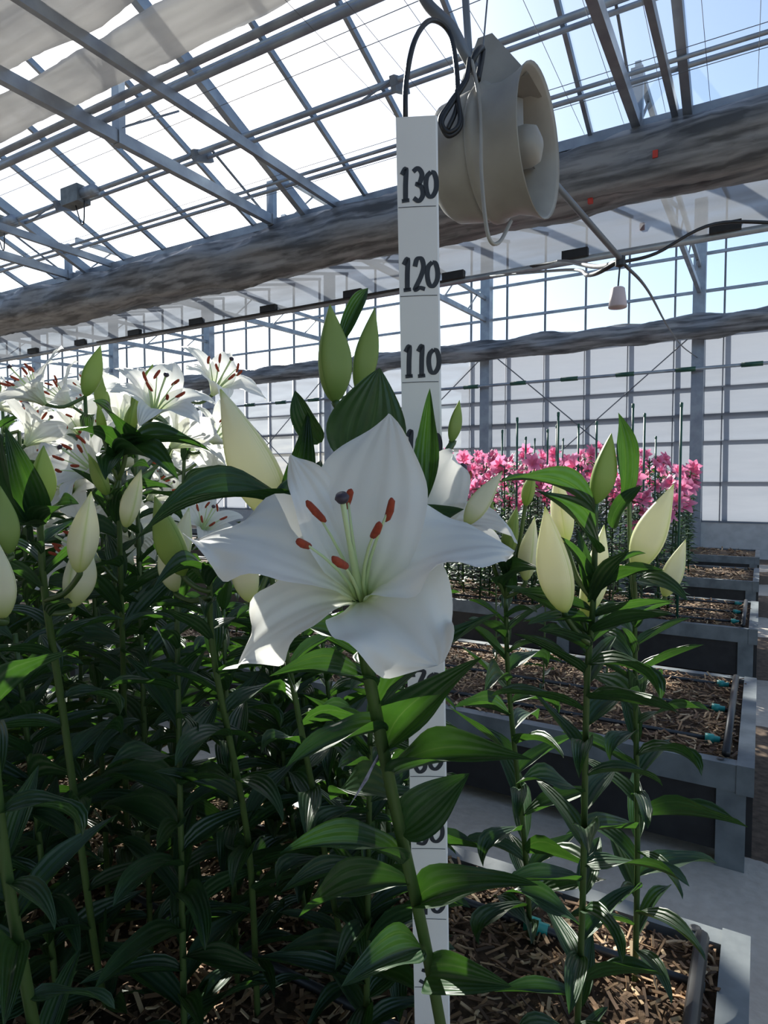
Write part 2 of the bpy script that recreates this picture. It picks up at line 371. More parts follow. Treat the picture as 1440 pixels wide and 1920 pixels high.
o = lumpy_roll(V1-.05, 4.09, .27, .30, 1, zmax=GZ-.06).build('rolled_film', m_roll, None, True); tag(o, 'thick bundle of grey gathered film slung under the roof gutter', 'curtain'); ROLL1 = o
o = sheet(V1+.19, 3.93, 3.52, 2, .18).build('hanging_film', m_sheet, None, True); tag(o, 'pale film strip hanging below the thick grey bundle', 'curtain'); FILM1 = o
G().tube([L(S0, V1+.37, 3.52), L(S1, V1+.37, 3.52)], .035, 8).build('hem_pipe', m_steel, o, True)
for k in range(9): G().beam(L(.2+1.3*k, V1+.32, 3.57), L(.45+1.3*k, V1+.32, 3.57), .06, .08).build('clip', m_black, o)
o = lumpy_roll(VW-.5, 4.02, .15, .19, 5, amp=.2).build('rolled_film', m_roll, None, True); tag(o, 'dark roll of film running along the far glazed wall', 'curtain')
o = lumpy_roll(3.33, GZ+.15, .16, .12, 8, zmin=GZ+.058).build('folded_screen', m_screen, None, True); tag(o, 'folded shade screen bundle lying across the roof ties', 'curtain')
o = lumpy_roll(2.75, GZ+.16, .22, .14, 9, zmin=GZ+.058).build('folded_screen', m_screen, None, True); tag(o, 'wider folded shade screen bundle under the ridge', 'curtain')
for v in (3.75, 3.6): tag(G().tube([L(S0, v, GZ+.09), L(S1, v, GZ+.09)], .03, 8).build('screen_pipe', m_steel, None, True), 'steel pipe running beside the folded shade screens', 'pipe', 'screen pipes under the roof')
# vent motors on the shafts
for i, (s, lab) in enumerate(((7.2, 'grey vent motor with wire loop on the roof shaft'), (8.9, 'grey vent motor nearer the house end on the roof shaft'))):
    c = L(s, 4.9, rz(4.9)-.18); e = empty('vent_motor', c, lab, 'motor')
    G().box((-.16, -.09, -.10), (.16, .09, .10)).build('gearbox', m_rim, e); G().lathe([(0, 0), (0, .07), (.22, .07), (.24, .04), (.24, 0)], (.16, 0, 0), (1, 0, 0), 14).build('motor', m_steel, e, True)
    G().tube(curve([(0, 0, -.1), (.05, .03, -.3), (.15, 0, -.32), (.17, 0, -.08)], 6), .008, 6).build('cable', m_black, e, True)
# house seen through the far windows
hb = empty('house', L(4.2, 24, 0), 'grey pitched-roof building outside beyond the far wall', 'building')
G().box((-5, -3, 0), (5, 3, 4.7)).build('wall', M('render', (.5, .5, .5), None, .9), hb)
G().add([(-5.3, -3.4, 4.6), (5.3, -3.4, 4.6), (5.3, 0, 6.6), (-5.3, 0, 6.6), (5.3, 3.4, 4.6), (-5.3, 3.4, 4.6)], [(0, 1, 2, 3), (3, 2, 4, 5), (0, 3, 5), (1, 4, 2)]).build('roof', M('slate', (.3, .31, .34), (.36, .37, .4), .7), hb)

# ------------------------------------------------------------------ beds
def chip_mesh(s0, s1, v0, v1, n, seed, size=1.0):
    r = random.Random(seed); g = G()
    for _ in range(n):
        l = r.uniform(.015, .055)*size; w = r.uniform(.003, .008)*size; h = r.uniform(.001, .003)*size
        q = Quaternion((0, 0, 1), r.uniform(0, 2*pi)) @ Quaternion((0, 1, 0), r.gauss(0, .28)) @ Quaternion((1, 0, 0), r.uniform(-.5, .5))
        c = Vector((-r.uniform(s0, s1), r.uniform(v0, v1), r.uniform(-.004, .014)))
        bend = r.uniform(-.004, .004)
        pts = [Vector((x*l/2, y*w/2, z*h/2+bend*(x*x))) for z in (-1, 1) for x in (-1, 0, 1) for y in (-1, 1)]
        g.add([q @ p+c for p in pts], [(0,1,3,2),(2,3,5,4),(6,8,9,7),(8,10,11,9),(0,6,7,1),(4,5,11,10),(0,2,8,6),(2,4,10,8),(1,7,9,3),(3,9,11,5)])
    return g
bed_lab = ['raised mulch bed holding the tall white lilies', 'raised mulch bed with mostly bare straw surface across the concrete path', 'raised bed with the first pink lilies, next after the bare one', 'raised bed of pink lilies, second nearest to the far wall', 'raised bed of pink lilies closest to the far wall']
BV = [(.37, 1.52), (2.45, 3.6), (4.8, 5.95), (7.15, 8.3), (9.5, 10.65)]
for i, (a, b) in enumerate(BV):
    ln = (4.6, 7, 10, 13, 16)[i]
    e = empty('raised_bed', L(0, a, 0), bed_lab[i], 'planter')
    O = L(0, a, 0); w = b-a
    G().box((-ln, .035, BEDZ-.2), (-.035, w-.035, BEDZ-.012)).build('mulch', m_mulch, e)
    # rim planks, with a butt joint every 1.2 m, standing slightly unlike
    k = 0; x = 0
    while x < ln:
        x1 = min(x+1.2, ln); d = .003*(k % 2)
        for y0, y1 in ((0, .05), (w-.05, w)): G().box((-x1+.004, y0-d, BEDZ-.085), (-x, y1+d, BEDZ+.008+d)).build('rim_plank', m_rim, e)
        G().box((-x1, .02, .05), (-x, .034, BEDZ-.085)).build('liner', m_black, e); G().box((-x1, w-.034, .05), (-x, w-.02, BEDZ-.085)).build('liner', m_black, e)  # black sheets put in for the shade of the open underside
        for y in (.002, w-.082): G().box((-x-.11, y, 0), (-x-.02, y+.08, BEDZ-.085)).build('leg', m_rim, e)
        x = x1; k += 1
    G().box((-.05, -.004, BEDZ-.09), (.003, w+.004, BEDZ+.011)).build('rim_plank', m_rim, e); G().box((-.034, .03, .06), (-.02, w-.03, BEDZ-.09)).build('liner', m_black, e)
    for y in (.028, w-.028): G().lathe([(0, 0), (.001, .009), (.0, .012)], (-.10, y, BEDZ+.0125), (0, 0, 1), 12).build('screw_hole', m_black, e)
    if i < 3:
        for y in (.2, w/2, w-.2):
            G().tube([(-ln+.1, y, BEDZ+.012), (-.07, y, BEDZ+.012)], .009, 8).build('drip_pipe', m_black, e, True)
            c = -.16 if i else -.42
            G().lathe([(0, .011), (.0, .017), (.03, .017), (.03, .012), (.05, .012), (.05, .009)], (c, y, BEDZ+.014), (1, 0, 0), 12).build('pipe_fitting', m_teal, e, True)
        G().tube([(-.085, .06, BEDZ+.02), (-.085, w-.06, BEDZ+.02)], .014, 8).build('header_pipe', m_black, e, True)
    cm = chip_mesh(.06, (2.8, 4.5, 5, 6, 6)[i], .06, w-.06, (11000, 9000, 3500, 1500, 800)[i], 20+i, 1+.25*i)
    o = cm.build('wood_chips', m_chips, e); o.location = (0, 0, BEDZ); o['kind'] = 'stuff'

# ------------------------------------------------------------------ plant pieces
def leaf_mesh(droop, fold, twist, wave, seed, n=10, m=6):
    r = random.Random(seed); v = []; uv = []; y = z = 0; a = 0; ph = r.uniform(0, 6)
    for i in range(n+1):
        t = i/n; a = -droop*t
        if i: y += cos(a)/n; z += sin(a)/n
        w = .5*(sin(pi*min(1, t**.8*.97+.03))**.85)*(1-.25*t)+.02*(1-t)
        if i == n: w = .004
        for j in range(m+1):
            u = -1+2*j/m; tw = twist*t
            x0 = u*w; z0 = abs(u)*w*fold+wave*sin(7*t+ph+(2 if u > 0 else 0))*abs(u)**2*w
            v.append((x0*cos(tw)-z0*sin(tw), y-z0*sin(a), z+x0*sin(tw)*.9+z0*cos(a))); uv.append((j/m, t))
    f = [(i*(m+1)+j, i*(m+1)+j+1, (i+1)*(m+1)+j+1, (i+1)*(m+1)+j) for i in range(n) for j in range(m)]
    return mesh('leaf', v, f, m_leaf, True, uv)
LEAF = [leaf_mesh(d, f, tw, wv, i) for i, (d, f, tw, wv) in enumerate([(.5, .35, .1, .1), (.9, .3, -.2, .15), (1.3, .25, .3, .1), (.25, .4, 0, .1), (1.7, .3, -.1, .2), (.7, .45, .5, .2), (.1, .3, -.3, .1), (1.1, .2, .15, .25)])]
def frame(o, ydir, nrm):                  # matrix with +Y along ydir and +Z near nrm
    y = Vector(ydir).normalized(); z = Vector(nrm); z = z-y*z.dot(y); z = z.normalized() if z.length > 1e-4 else y.orthogonal().normalized()
    x = y.cross(z); return Matrix(((x.x, y.x, z.x, o[0]), (x.y, y.y, z.y, o[1]), (x.z, y.z, z.z, o[2]), (0, 0, 0, 1)))
def put_leaf(root, at, ydir, nrm, ln, wd, var):
    m = frame(Vector(at)-root.location, ydir, nrm) @ Matrix.Diagonal((wd, ln, (ln+wd)/2 if wd < ln else ln, 1))
    return link('leaf', LEAF[var % len(LEAF)], root, m)
def leaf_to(root, a, b, wd, nrm, droop=.5, fold=.3, twist=0., seed=1):
    """a single leaf running from a to b (its own curve between them)"""
    a, b = Vector(a), Vector(b); me = leaf_mesh(droop, fold, twist, .12, seed, 14, 8)
    tip = Vector(me.vertices[-5].co); tip.x = 0
    ln = (b-a).length/tip.length; q = atan2(tip.z, tip.y)          # chord angle in the leaf's own plane
    m = frame(a-root.location, b-a, nrm) @ Matrix.Rotation(-q, 4, 'X') @ Matrix.Diagonal((wd, ln, ln, 1))
    return link('leaf', me, root, m)
def bud_mesh(mat, fat, lob, name='bud', n=16, m=24, bend=.0, open_=0):
    v = []; uv = []
    for i in range(n+1):
        t = i/n; r = .5*fat*(sin(pi*t**.86)**.85)*(1-.34*t)*.98+.016*(1-t)
        if i == n: r = .004
        if open_ and t > .75: r += open_*(t-.75)
        for j in range(m):
            a = 2*pi*j/m; rr = r*(1+lob*cos(3*a)*sin(pi*t)+.35*lob*cos(6*a)*t)
            v.append((rr*cos(a)+bend*t*t, rr*sin(a), t)); uv.append((j/m, t))
    f = [(i*m+j, i*m+(j+1) % m, (i+1)*m+(j+1) % m, (i+1)*m+j) for i in range(n) for j in range(m)]
    return mesh(name, v, f, mat, True, uv)
BUDW = [bud_mesh(m_budw, .335, .15, bend=.03), bud_mesh(m_budw, .35, .18, bend=.07)]
BUDG = [bud_mesh(m_budg, .36, .14, bend=.02), bud_mesh(m_budg, .38, .16, bend=.05)]
def put_bud(root, base, tip, fat=1., green=False, var=0, stem_at=None, roll=0.):
    base, tip = Vector(base), Vector(tip); d = tip-base; ln = d.length; off = root.location
    me = (BUDG if green else BUDW)[var % 2]
    q = d.to_track_quat('Z', 'Y').to_matrix().to_4x4() @ Matrix.Rotation(roll, 4, 'Z')
    o = link('bud', me, root, Matrix.Translation(base-off) @ q @ Matrix.Diagonal((ln*fat, ln*fat, ln, 1)))
    if stem_at is not None:
        s = Vector(stem_at); h = (base-s).length
        pts = curve([s, s.lerp(base, .5)+Vector((0, 0, -.12*h))+(s-base).cross(Vector((0, 0, 1)))*.05, base-d.normalized()*.004, base+d*.04], 5)
        G().tube([p-off for p in pts], .0038, 8).build('pedicel', m_stem, root, True)
    return o
def tepal_mesh(Lh, W, th0, th1, cup=.5, ruf=.10, seed=0, power=1.3, n=18, m=10, mat=None, tipcurl=0., side=0.):
    r = random.Random(seed); p1, p2 = r.uniform(0, 6), r.uniform(0, 6); v = []; uv = []; R = .004; Z = 0
    for i in range(n+1):
        t = i/n; th = th0+(th1-th0)*t**power+tipcurl*max(0, t-.75)*4
        if i: R += sin(th)*Lh/n; Z += cos(th)*Lh/n
        w = W/2*(sin(pi*min(.999, t**.95*.93+.07))**.75)*(1 if t > .25 else .45+.55*t/.25)
        if i == n: w = .0015
        nx, nz = -cos(th), sin(th)                               # inner face normal
        c = cup*(1-t)**1.2-.22*t*t
        for j in range(m+1):
            u = -1+2*j/m
            h = c*u*u*w*1.1+ruf*W*abs(u)**2.5*(sin(9*t+p1+(1.7 if u > 0 else 0))*.6+sin(17*t+p2+u)*.35)*min(1, t*2.2)-.05*W*math.exp(-(u*5)**2)*sin(pi*t)
            v.append((R+nx*h, u*w*(1-.12*abs(c)*abs(u))+side*t*t*Lh, Z+nz*h)); uv.append((j/m, t))
    f = [(i*(m+1)+j, i*(m+1)+j+1, (i+1)*(m+1)+j+1, (i+1)*(m+1)+j) for i in range(n) for j in range(m)]
    return mesh('tepal', v, f, mat or m_petal, True, uv)
def rot_axis(axis, e1):                  # frame with +Z = axis, +X near e1
    z = Vector(axis).normalized(); x = Vector(e1); x = (x-z*x.dot(z)).normalized(); y = z.cross(x)
    return Matrix(((x.x, y.x, z.x, 0), (x.y, y.y, z.y, 0), (x.z, y.z, z.z, 0), (0, 0, 0, 1)))
IN = [tepal_mesh(.135, .068, .35, 1.75, .5, .10, i) for i in range(3)]
OUT = [tepal_mesh(.138, .046, .38, 1.95, .5, .06, 10+i, tipcurl=.5) for i in range(3)]
def fil_pts(az, ln, sp): return [Vector((.004+sp*ln*(t**1.6), 0, ln*t)) for t in (0, .25, .5, .75, 1)]
me_fil = []; me_anth = None
def stamen_meshes():
    g = G().tube(fil_pts(0, .075, .42), [.0018, .0016, .0014, .0012, .0009], 6); a = mesh('filament', g.v, g.f, m_filament, True, g.uv)
    g = G().tube([(-.0, 0, -.011), (.001, 0, -.008), (.0015, 0, 0), (.001, 0, .008), (0, 0, .011)], [.001, .0026, .0032, .0027, .001], 8); b = mesh('anther', g.v, g.f, m_anther, True, g.uv)
    g = G().tube([(0, 0, 0), (0, 0, .02), (0, 0, .06), (.002, 0, .098)], [.0045, .0035, .0018, .0022], 8); c = mesh('flower', g.v, g.f, m_filament, True, g.uv)
    g = G().lathe([(-.002, 0), (-.002, .004), (.001, .0055), (.004, .004), (.0045, 0)], (0, 0, 0), (0, 0, 1), 12); d = mesh('stigma', g.v, g.f, m_stigma, True)
    return a, b, c, d
ME_FIL, ME_ANT, ME_PIS, ME_STI = stamen_meshes()
def put_flower(root, at, axis, e1, scale=1., tepals=None, spread=1., bend=0., seed=0):
    """pistil mesh as the flower part; tepals, filaments and anthers hang on it"""
    r = random.Random(seed); off = root.location
    f = link('flower', ME_PIS, root, Matrix.Translation(Vector(at)-off) @ rot_axis(axis, e1) @ Matrix.Scale(scale, 4))
    link('stigma', ME_STI, f, Matrix.Translation((.002, 0, .099)))
    for k in range(6):
        if tepals: az, me, sc = tepals[k]
        else: az, me, sc = radians(60*k)+r.uniform(-.1, .1), (IN if k % 2 else OUT)[r.randrange(3)], r.uniform(.9, 1.08)
        link('tepal', me, f, Matrix.Rotation(az, 4, 'Z') @ Matrix.Translation((0, 0, -.001*(k % 2))) @ Matrix.Scale(sc, 4))
        a2 = radians(60*k+25)+r.uniform(-.15, .15); m = Matrix.Rotation(a2, 4, 'Z') @ Matrix.Rotation(r.uniform(-.12, .08), 4, 'Y')
        link('filament', ME_FIL, f, m)
        link('anther', ME_ANT, f, m @ Matrix.Translation((.004+.42*.075, 0, .0755)) @ Matrix.Rotation(r.uniform(.0, .9), 4, 'Y') @ Matrix.Rotation(r.uniform(-.6, .6), 4, 'X'))
    return f
def plant(label, group, base, top, nl, ln, seed, rad=.0055, via=None, lo=.06, hi=.97, wd=.235, up0=.35):
    """root at the foot of the stem; whorled leaves up to the top"""
    r = random.Random(seed); base, top = Vector(base), Vector(top)
    root = empty('lily_plant', base, label, 'plant', group)
    pts = curve([base-Vector((0, 0, .03))]+[Vector(q) for q in (via or [])]+[top], 10)
    G().tube([p-base for p in pts], [rad*(1.08-.35*i/(len(pts)-1)) for i in range(len(pts))], 9).build('stem', m_stem, root, True)
    az = r.uniform(0, 6)
    for i in range(nl):
        t = lo+(hi-lo)*i/(nl-1); az += 2.4+r.uniform(-.35, .35); k = t*(len(pts)-1); j = min(int(k), len(pts)-2); p = pts[j].lerp(pts[j+1], k-j)
        e = up0+.35*t+r.uniform(-.25, .25); d = Vector((cos(az)*cos(e), sin(az)*cos(e), sin(e)))
        l = ln*r.uniform(.8, 1.15)*(.75+.4*sin(pi*min(1, t+.15)))
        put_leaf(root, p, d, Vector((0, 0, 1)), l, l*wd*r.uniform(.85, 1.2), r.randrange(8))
    return root, pts
def bedpt(px, d): return P(px, 905+.97*1200/d, d) * 1.0
def foot(px, d):
    p = P(px, 1500, d); p.z = BEDZ; return p

# ------------------------------------------------------------------ the main lily
D = .52
mainb = foot(905, .80); fb_ = P(668, 1142, D)
main = empty('lily_plant', mainb, 'tall white lily with the fully open flower, standing before the measuring board', 'plant')
mpts = curve([mainb-Vector((0, 0, .03)), P(815, 1860, .68), P(738, 1500, .60), P(692, 1270, .545), P(668, 1150, D), P(668, 1130, D)], 10)
G().tube([p-mainb for p in mpts], [.0066-.0016*i/len(mpts) for i in range(len(mpts))], 10).build('stem', m_stem, main, True)
toward = -FW
ax = (Vector((0, 0, 1))*.80 - FW*.54 - RT*.14)
TEP = [(radians(64), tepal_mesh(.152, .104, .22, .98, .35, .07, 31, 1.0, m=14, n=24), 1), (radians(122), tepal_mesh(.132, .050, .30, 1.0, .5, .20, 32, 1.0, m=14, n=24), 1),
       (radians(166), tepal_mesh(.158, .094, .42, 1.85, .5, .22, 33, 1.0, tipcurl=.3, m=14, n=24), 1), (radians(207), tepal_mesh(.120, .064, .80, 2.35, .4, .28, 34, .9, tipcurl=.25, m=14, n=24), 1),
       (radians(308), tepal_mesh(.096, .104, .85, 2.25, .4, .20, 35, .9, m=14, n=24), 1), (radians(4), tepal_mesh(.142, .090, .5, 2.10, .5, .22, 36, 1.0, tipcurl=.2, m=14, n=24), 1)]
flw = put_flower(main, P(678, 1122, D), ax, RT, 1.0, TEP, seed=3)
# buds, upper leaves and the second, half-turned flower of the same plant
topn = P(690, 1040, .60)
G().tube([p-mainb for p in curve([P(675, 1160, .525), P(700, 1060, .60), P(690, 950, .62), P(650, 800, .62), P(628, 752, .62)], 8)], .0042, 8).build('pedicel', m_stem, main, True)
put_bud(main, P(532, 985, .63), P(408, 732, .60), 1.05, False, 0, P(690, 1010, .61), .5)
put_bud(main, P(628, 756, .62), P(621, 572, .62), 1.05, True, 0, None, .3)
put_bud(main, P(672, 740, .66), P(704, 575, .66), .75, True, 1, P(660, 850, .63))
put_bud(main, P(872, 985, .545), P(940, 884, .53), .95, False, 1, P(700, 1030, .61))
put_bud(main, P(846, 830, .70), P(862, 750, .70), .9, True, 0, P(720, 980, .63))
put_flower(main, P(765, 1010, .62), RT*.62+Vector((0, 0, .75))+FW*.35, UP, .95, None, seed=8)
back = -FW
leaf_to(main, P(668, 870, .585), P(712, 690, .565), .076, back+RT*.2, .4, .25, 0, 41)       # broad veined leaf before the green bud
leaf_to(main, P(552, 990, .545), P(532, 803, .54), .058, back-RT*.5, .3, .25, 0, 42)
leaf_to(main, P(800, 935, .575), P(806, 728, .575), .024, back-RT*.3, -.4, .3, 0, 43)
leaf_to(main, P(600, 830, .63), P(553, 732, .62), .03, back-RT*.4, .7, .3, 0, 44)
leaf_to(main, P(545, 960, .60), P(268, 1000, .52), .036, Vector((0, 0, 1))-FW*.5, 1.3, .3, 0, 45)
leaf_to(main, P(760, 1010, .60), P(870, 955, .57), .035, Vector((0, 0, .7))-FW, .6, .3, 0, 46)
leaf_to(main, P(530, 990, .62), P(524, 790, .66), .03, back, .3, .3, 0, 47)
leaf_to(main, P(640, 640, .63), P(690, 540, .66), .018, back, .6, .3, 0, 48)
for a, d1, b, d2, w, nx, dr, sd_ in [((700, 1290), .555, (505, 1268), .50, .036, (0, -.6, .8), .7, 51), ((722, 1372), .575, (535, 1440), .50, .040, (0, -.6, .8), .5, 52),
        ((735, 1455), .60, (1000, 1425), .50, .044, (0, -.5, .8), .5, 53), ((728, 1400), .59, (905, 1232), .52, .048, (0, -.9, .5), .2, 54), ((748, 1620), .62, (525, 1600), .55, .046, (0, -.5, .8), .9, 55),
        ((755, 1560), .61, (880, 1450), .60, .06, (0, -1, .3), .2, 56), ((780, 1700), .64, (1010, 1660), .58, .05, (0, -.5, .9), .6, 57), ((790, 1780), .65, (640, 1850), .58, .055, (0, -.7, .7), .5, 58),
        ((682, 1230), .54, (560, 1180), .60, .03, (0, -.3, 1), .6, 59), ((690, 1250), .545, (740, 1170), .62, .05, (0, -1, .1), .2, 60), ((800, 1830), .67, (960, 1850), .60, .055, (0, -.7, .7), .9, 61),
        ((710, 1330), .56, (935, 1150), .60, .034, (0, -.5, .8), .4, 62), ((770, 1660), .63, (560, 1720), .68, .05, (0, -.3, .9), .6, 63), ((742, 1500), .60, (620, 1500), .70, .05, (0, -.3, .9), .5, 64)]:
    leaf_to(main, P(*a, d1), P(*b, d2), w*.78, Vector(nx), dr, .3, 0, sd_)
# plant tag tied to the stem
tg = G().add([P(722, 1388, .58), P(716, 1400, .58), P(655, 1512, .57), P(690, 1462, .575)], [(0, 1, 3), (1, 2, 3)]).build('plant_tag', M('tag_dark', (.10, .09, .14), (.3, .3, .36), .4, 120), main, off=mainb)
sol = tg.modifiers.new('thickness', 'SOLIDIFY'); sol.thickness = .0012

# ------------------------------------------------------------------ other lilies told apart in the photo
UPV = Vector((0, 0, 1))
def lily(label, foot_px, foot_d, top, d_top, via, nl, ln, seed, rad=.0055, lo=.05, hi=.95, wd=.235):
    b = foot(foot_px, foot_d)
    return plant(label, None, b, P(*top, d_top), nl, ln, seed, rad, [P(x, y, d) for x, y, d in via], lo, hi, wd)[0]
R1 = lily('lily before the bare bed, one green bud on top and long cream buds below', 1085, 1.05, (1117, 945), .80, [(1092, 1700, .95), (1100, 1300, .86), (1112, 1130, .82)], 40, .13, 74, .0048, .05, .80)
put_bud(R1, P(1117, 945, .80), P(1148, 812, .80), 1.0, True, 0, None)
put_bud(R1, P(1060, 1150, .80), P(1018, 950, .78), 1.0, False, 0, P(1102, 1205, .825))
put_bud(R1, P(1062, 1020, .86), P(1042, 885, .86), .9, False, 1, P(1108, 1120, .82))
put_bud(R1, P(1095, 1160, .84), P(1138, 985, .84), .8, False, 1, P(1102, 1210, .83))
leaf_to(R1, P(1165, 930, .82), P(1137, 778, .80), .035, back+RT*.3, .5, .3, 0, 72)
leaf_to(R1, P(1118, 1035, .81), P(1005, 920, .76), .034, back+UPV, .6, .3, 0, 73)
leaf_to(R1, P(1113, 958, .80), P(945, 892, .77), .024, UPV-FW*.4, 1.0, .3, 0, 74)
leaf_to(R1, P(1150, 990, .82), P(1205, 910, .80), .028, UPV-FW*.6, .8, .3, 0, 75)
leaf_to(R1, P(1105, 1130, .82), P(1245, 1070, .74), .02, UPV-FW*.3, .8, .3, 0, 76)
R2 = lily('lily with a fat upright cream bud, rooted beside the corner of its bed', 1197, 1.24, (1190, 1150), 1.08, [(1195, 1600, 1.2), (1192, 1350, 1.13)], 30, .15, 81, .0055, .1, .95)
put_bud(R2, P(1190, 1070, 1.06), P(1262, 908, 1.02), 1.05, False, 0, P(1190, 1150, 1.08))
put_bud(R2, P(1245, 1120, 1.06), P(1285, 1012, 1.04), .95, False, 1, P(1190, 1155, 1.08))
put_bud(R2, P(1180, 900, 1.1), P(1190, 845, 1.1), 1, True, 0, P(1188, 1120, 1.08))
leaf_to(R2, P(1198, 1090, 1.068), P(1290, 1108, 1.0), .05, UPV-FW*.4, .9, .3, 0, 82)
R3 = lily('slender lily with several pale buds, behind the taller bud-bearing one', 998, 1.36, (948, 1120), 1.15, [(985, 1600, 1.3), (955, 1300, 1.2)], 32, .15, 91, .0055, .08, .95)
for b_, t_, g_, ft in (((985, 1090), (1000, 970), False, .95), ((950, 1050), (968, 950), True, .9), ((915, 1020), (922, 940), True, .9), ((985, 950), (1000, 880), True, 1)):
    put_bud(R3, P(*b_, 1.12), P(*t_, 1.10), ft, g_, 0, P(948, 1120, 1.15))
leaf_to(R3, P(948, 1110, 1.14), P(880, 1010, 1.05), .05, UPV-FW*.4, .9, .3, 0, 92)
leaf_to(R3, P(948, 1105, 1.148), P(1022, 1000, 1.03), .04, UPV-FW*.5, .7, .3, 0, 93)
S2 = lily('lily with an orange-tinged lower stem, standing just behind the open one', 650, 1.22, (505, 1060), .92, [(645, 1800, 1.15), (590, 1500, 1.05), (540, 1240, .98)], 26, .13, 101, .0055)
put_bud(S2, P(470, 1130, .9), P(440, 985, .86), 1, False, 0, P(505, 1065, .92))
L3 = lily('lily with drooping yellow-green buds and a wide arching leaf', 480, 1.16, (392, 1060), .90, [(465, 1580, 1.06), (402, 1240, .95)], 24, .13, 111, .0055)
put_bud(L3, P(345, 1080, .9), P(288, 930, .86), 1, True, 0, P(394, 1110, .91))
put_bud(L3, P(330, 1110, .95), P(300, 1000, .92), 1, False, 1, P(394, 1120, .91))
leaf_to(L3, P(392, 1075, .9), P(285, 1110, .8), .03, UPV-FW*.4, 1.2, .3, 0, 112)
leaf_to(L3, P(392, 1100, .9), P(560, 1075, .8), .03, UPV-FW*.4, 1.0, .3, 0, 113)
L2 = lily('lily with a small green bud above a ring of arching leaves', 236, 1.42, (222, 850), 1.1, [(232, 1300, 1.25), (224, 1000, 1.14)], 24, .15, 121, .0055, .08, .9)
for b_, t_, g_, ft in (((240, 815), (252, 748), True, 1), ((203, 930), (165, 850), True, .95), ((235, 990), (262, 880), False, 1), ((195, 820), (183, 755), True, .8)): put_bud(L2, P(*b_, 1.08), P(*t_, 1.06), ft, g_, 0, P(222, 900, 1.1))
for b_, w_, sd_ in (((335, 900), .05, 122), ((198, 900), .05, 123), ((120, 735), .06, 124), ((345, 800), .05, 125), ((135, 805), .06, 126)): leaf_to(L2, P(222, 858, 1.1), P(*b_, 1.0), w_, UPV-FW*.4, .9, .3, 0, sd_)
L1 = lily('lily with a plump cream bud hanging over an opening one, left of the green-budded one', 205, 1.24, (74, 965), .82, [(190, 1850, 1.1), (120, 1350, .93), (85, 1120, .85)], 26, .12, 131, .0058, .05, .9)
put_bud(L1, P(75, 960, .82), P(74, 835, .80), 1.08, True, 1)
put_bud(L1, P(148, 1075, .82), P(166, 922, .80), 1.08, False, 0, P(86, 1125, .85))
put_bud(L1, P(135, 1140, .88), P(165, 1000, .9), 1.25, False, 1, P(86, 1150, .86))
for b_, w_, sd_ in (((148, 945), .045, 132), ((118, 775), .045, 133), ((10, 800), .04, 134), ((0, 1000), .045, 135)): leaf_to(L1, P(76, 985, .82), P(*b_, .76), w_, UPV-FW*.6, .5, .3, 0, sd_)
L0 = lily('lily at the bed edge whose thick stem leans past the plump-budded one', 110, .86, (-45, 1010), .58, [(50, 1850, .70), (0, 1540, .65)], 20, .12, 141, .0066, .05, .9)
put_bud(L0, P(8, 1160, .66), P(-18, 1000, .64), 1.1, False, 0, P(-40, 1120, .59)); put_bud(L0, P(18, 1040, .72), P(2, 910, .72), 1, True, 0, P(-45, 1010, .58))

# ------------------------------------------------------------------ lilies filling the bed
def cam_xy(p):
    d = p-Vector((0, 0, EYE)); dep = d.dot(FW); return 720+FPX*d.dot(RT)/dep, 960-FPX*d.dot(UP)/dep, dep
GRP = 'white lilies crowding the mulch bed'
LATER = []; seed = 500
v = .48
while v < 1.45:
    s = .2
    while s < 3.9:
        seed += 1; q = L(s+rnd.uniform(-.06, .06), v+rnd.uniform(-.05, .05), BEDZ); x, y, dep = cam_xy(q); s += .20
        q.y = min(1.435, max(.45, q.y))
        for pv in (.57, .945, 1.32):
            if abs(q.y-pv) < .022: q.y = pv+(.024 if q.y > pv else -.024)
        if dep < .98 or x > 800 or x < -380: continue
        tall = x < 420 and dep > 1.28
        h = rnd.uniform(1.04, 1.27) if tall and x < 330 else (rnd.uniform(.95, 1.05) if tall else rnd.uniform(.66, .84))
        while h > .9 and cam_xy(q+Vector((0, 0, h+.03)))[1] < 715: h -= .02
        if 400 <= x: h = rnd.uniform(.62, .80)
        top = q+Vector((rnd.uniform(-.06, .06), rnd.uniform(-.08, .04), h))
        if tall:
            nf = rnd.choice((3, 4, 5)); hasbud = rnd.random() < .5
            row = 'nearest the bare bed' if v > 1.2 else ('in the bed middle' if v > .8 else 'farthest from the bare bed')
            root, pts = plant('tall lily with %s%s, %s' % ({3: 'three white flowers', 4: 'four white flowers', 5: 'five white flowers'}[nf], ' and a green bud' if hasbud else '', row), 'flowering white lilies in the mulch bed', q, top, 34, .16, seed, .0055, None, .08, .93)
            LATER.append((root, Vector(top), pts, nf, seed))
            if hasbud: put_bud(root, top, top+Vector((rnd.uniform(-.03, .03), rnd.uniform(-.03, .03), .11)), 1, True, 0)
        else:
            root, pts = plant('leafy lily without an open flower, deep among its neighbours in the white lily bed', GRP, q, top, 36, .165, seed, .0055, None, .08, .98)
            if rnd.random() < .45: put_bud(root, top, top+Vector((rnd.uniform(-.04, .04), rnd.uniform(-.04, .04), .10)), 1, rnd.random() < .6, 1)
    v += .19
# thin young lilies on the bare bed
for k in range(9):
    q = L(.55+.33*k, 2.75+.25*(k % 3), BEDZ)
    plant('thin young lily rising from the bare mulch bed', 'young lilies on the bare bed', q, q+Vector((rnd.uniform(-.05, .05), 0, rnd.uniform(.55, .8))), 14, .10, 900+k, .004)

